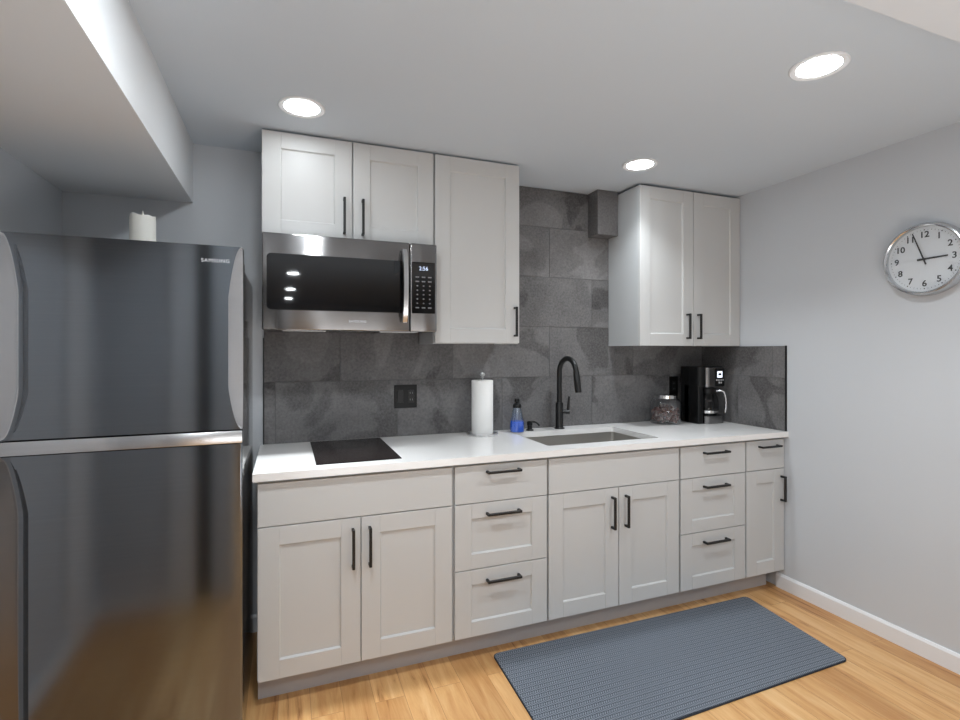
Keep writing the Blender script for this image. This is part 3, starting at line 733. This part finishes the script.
tube(bm, pts, [.008, .008, .0085, .0085, .008, .0075, .006], 14); obj('carafe_handle', bm, M['lsteel'], cf, smooth=True)

# ------------------------------------------------------------------ wall clock
CYY, CZ, CR = -1.321, 1.785, .160
t = thing('wall_clock', (0, CYY, CZ), 'round silver-rimmed wall clock with black numerals on the right wall', 'clock')
def cl(prof, n=72, **k):
    bm = lat(prof, (0, 0, 0), n=n, **k)
    bmesh.ops.transform(bm, matrix=Matrix.Translation((0, CYY, CZ)) @ Matrix.Rotation(-math.pi / 2, 4, 'Y'), verts=bm.verts)
    return bm
obj('rim', cl([(.155, .0005), (.163, .004), (.1635, .018), (.160, .038), (.157, .046), (.151, .048), (.146, .044), (.144, .030), (.144, .010)], cap0=False, cap1=False), M['clockrim'], t, smooth=True)
fc = obj('dial', cl([(.1445, .004), (.1445, .028), (.0005, .028)], cap1=False), M['white'], t)
def dialpt(bm, x, y, ang, r, h):   # local dial plane (a right, b up) to the wall
    Mx = Matrix(((0, 0, -1, -h), (-1, 0, 0, CYY), (0, 1, 0, CZ), (0, 0, 0, 1)))
    bmesh.ops.transform(bm, matrix=Mx @ Matrix.Rotation(-ang, 4, 'Z') @ Matrix.Translation((x, y, 0)), verts=bm.verts)
    return bm
for k in range(1, 13):
    a = 2 * math.pi * k / 12; bm = text_bm(str(k), .038, .0004, offset=.0007)
    obj('hour_numeral', dialpt(bm, .109 * math.sin(a), .109 * math.cos(a), 0, 0, .0286), M['ink'], fc)
tb = bmesh.new()
for k in range(60):
    b2 = bmesh.new(); big = k % 5 == 0
    box(b2, -.0022 if big else -.0006, .0022 if big else .0006, .1285, .133, 0, .0004)
    dialpt(b2, 0, 0, 2 * math.pi * k / 60, 0, .0287); me = bpy.data.meshes.new('x'); b2.to_mesh(me); b2.free(); tb.from_mesh(me); bpy.data.meshes.remove(me)
obj('minute_track', tb, M['ink'], fc)
def hand(name, ang, ln, wd, tail, h):
    bm = bmesh.new(); prism(bm, [(-wd, -tail), (wd, -tail), (wd * .7, ln), (-wd * .7, ln)], 'z', 0, .001)
    obj(name, dialpt(bm, 0, 0, math.radians(ang), 0, h), M['ink'], t)
hand('hour_hand', 88, .088, .0045, .026, .032); hand('minute_hand', -19.5, .128, .0032, .026, .0345)
obj('hub', cl([(.006, .028), (.006, .0375), (.001, .038)], n=24), M['ink'], t)
obj('glass_cover', cl([(.1455, .0405), (.1455, .0415), (.0005, .0425)], cap0=False, cap1=False), M['glass'], t)

# ------------------------------------------------------------------ floor mat
t = thing('floor_mat', (-1.05, -.92, 0), 'dark blue-grey woven kitchen mat on the wood floor in front of the cabinets', 'mat')
A, B, C_, D_ = (-1.815, -.602), (-.285, -.612), (-.385, -1.185), (-1.835, -1.235)
C_ = (-.352, -1.207)
def quad_round(pts, r, n=6):
    out = []
    m = len(pts)
    for i in range(m):
        p = Vector(pts[i]); a = (Vector(pts[i - 1]) - p).normalized(); b = (Vector(pts[(i + 1) % m]) - p).normalized()
        p0, p1 = p + a * r, p + b * r
        for k in range(n + 1):
            f = k / n; out.append(tuple((1 - f) ** 2 * p0 + 2 * f * (1 - f) * p + f * f * p1))
    return out
q = quad_round([A, B, C_, D_], .03)
bm = bmesh.new(); prism(bm, q, 'z', .001, .0065); obj('backing', bm, M['matedge'], t)
cx = sum(p[0] for p in q) / len(q); cy = sum(p[1] for p in q) / len(q)
q2 = [(cx + (x - cx) * .9955, cy + (y - cy) * .988) for x, y in q]
bm = bmesh.new(); prism(bm, q2, 'z', .0066, .0088); obj('woven_top', bm, M['matw'], t)
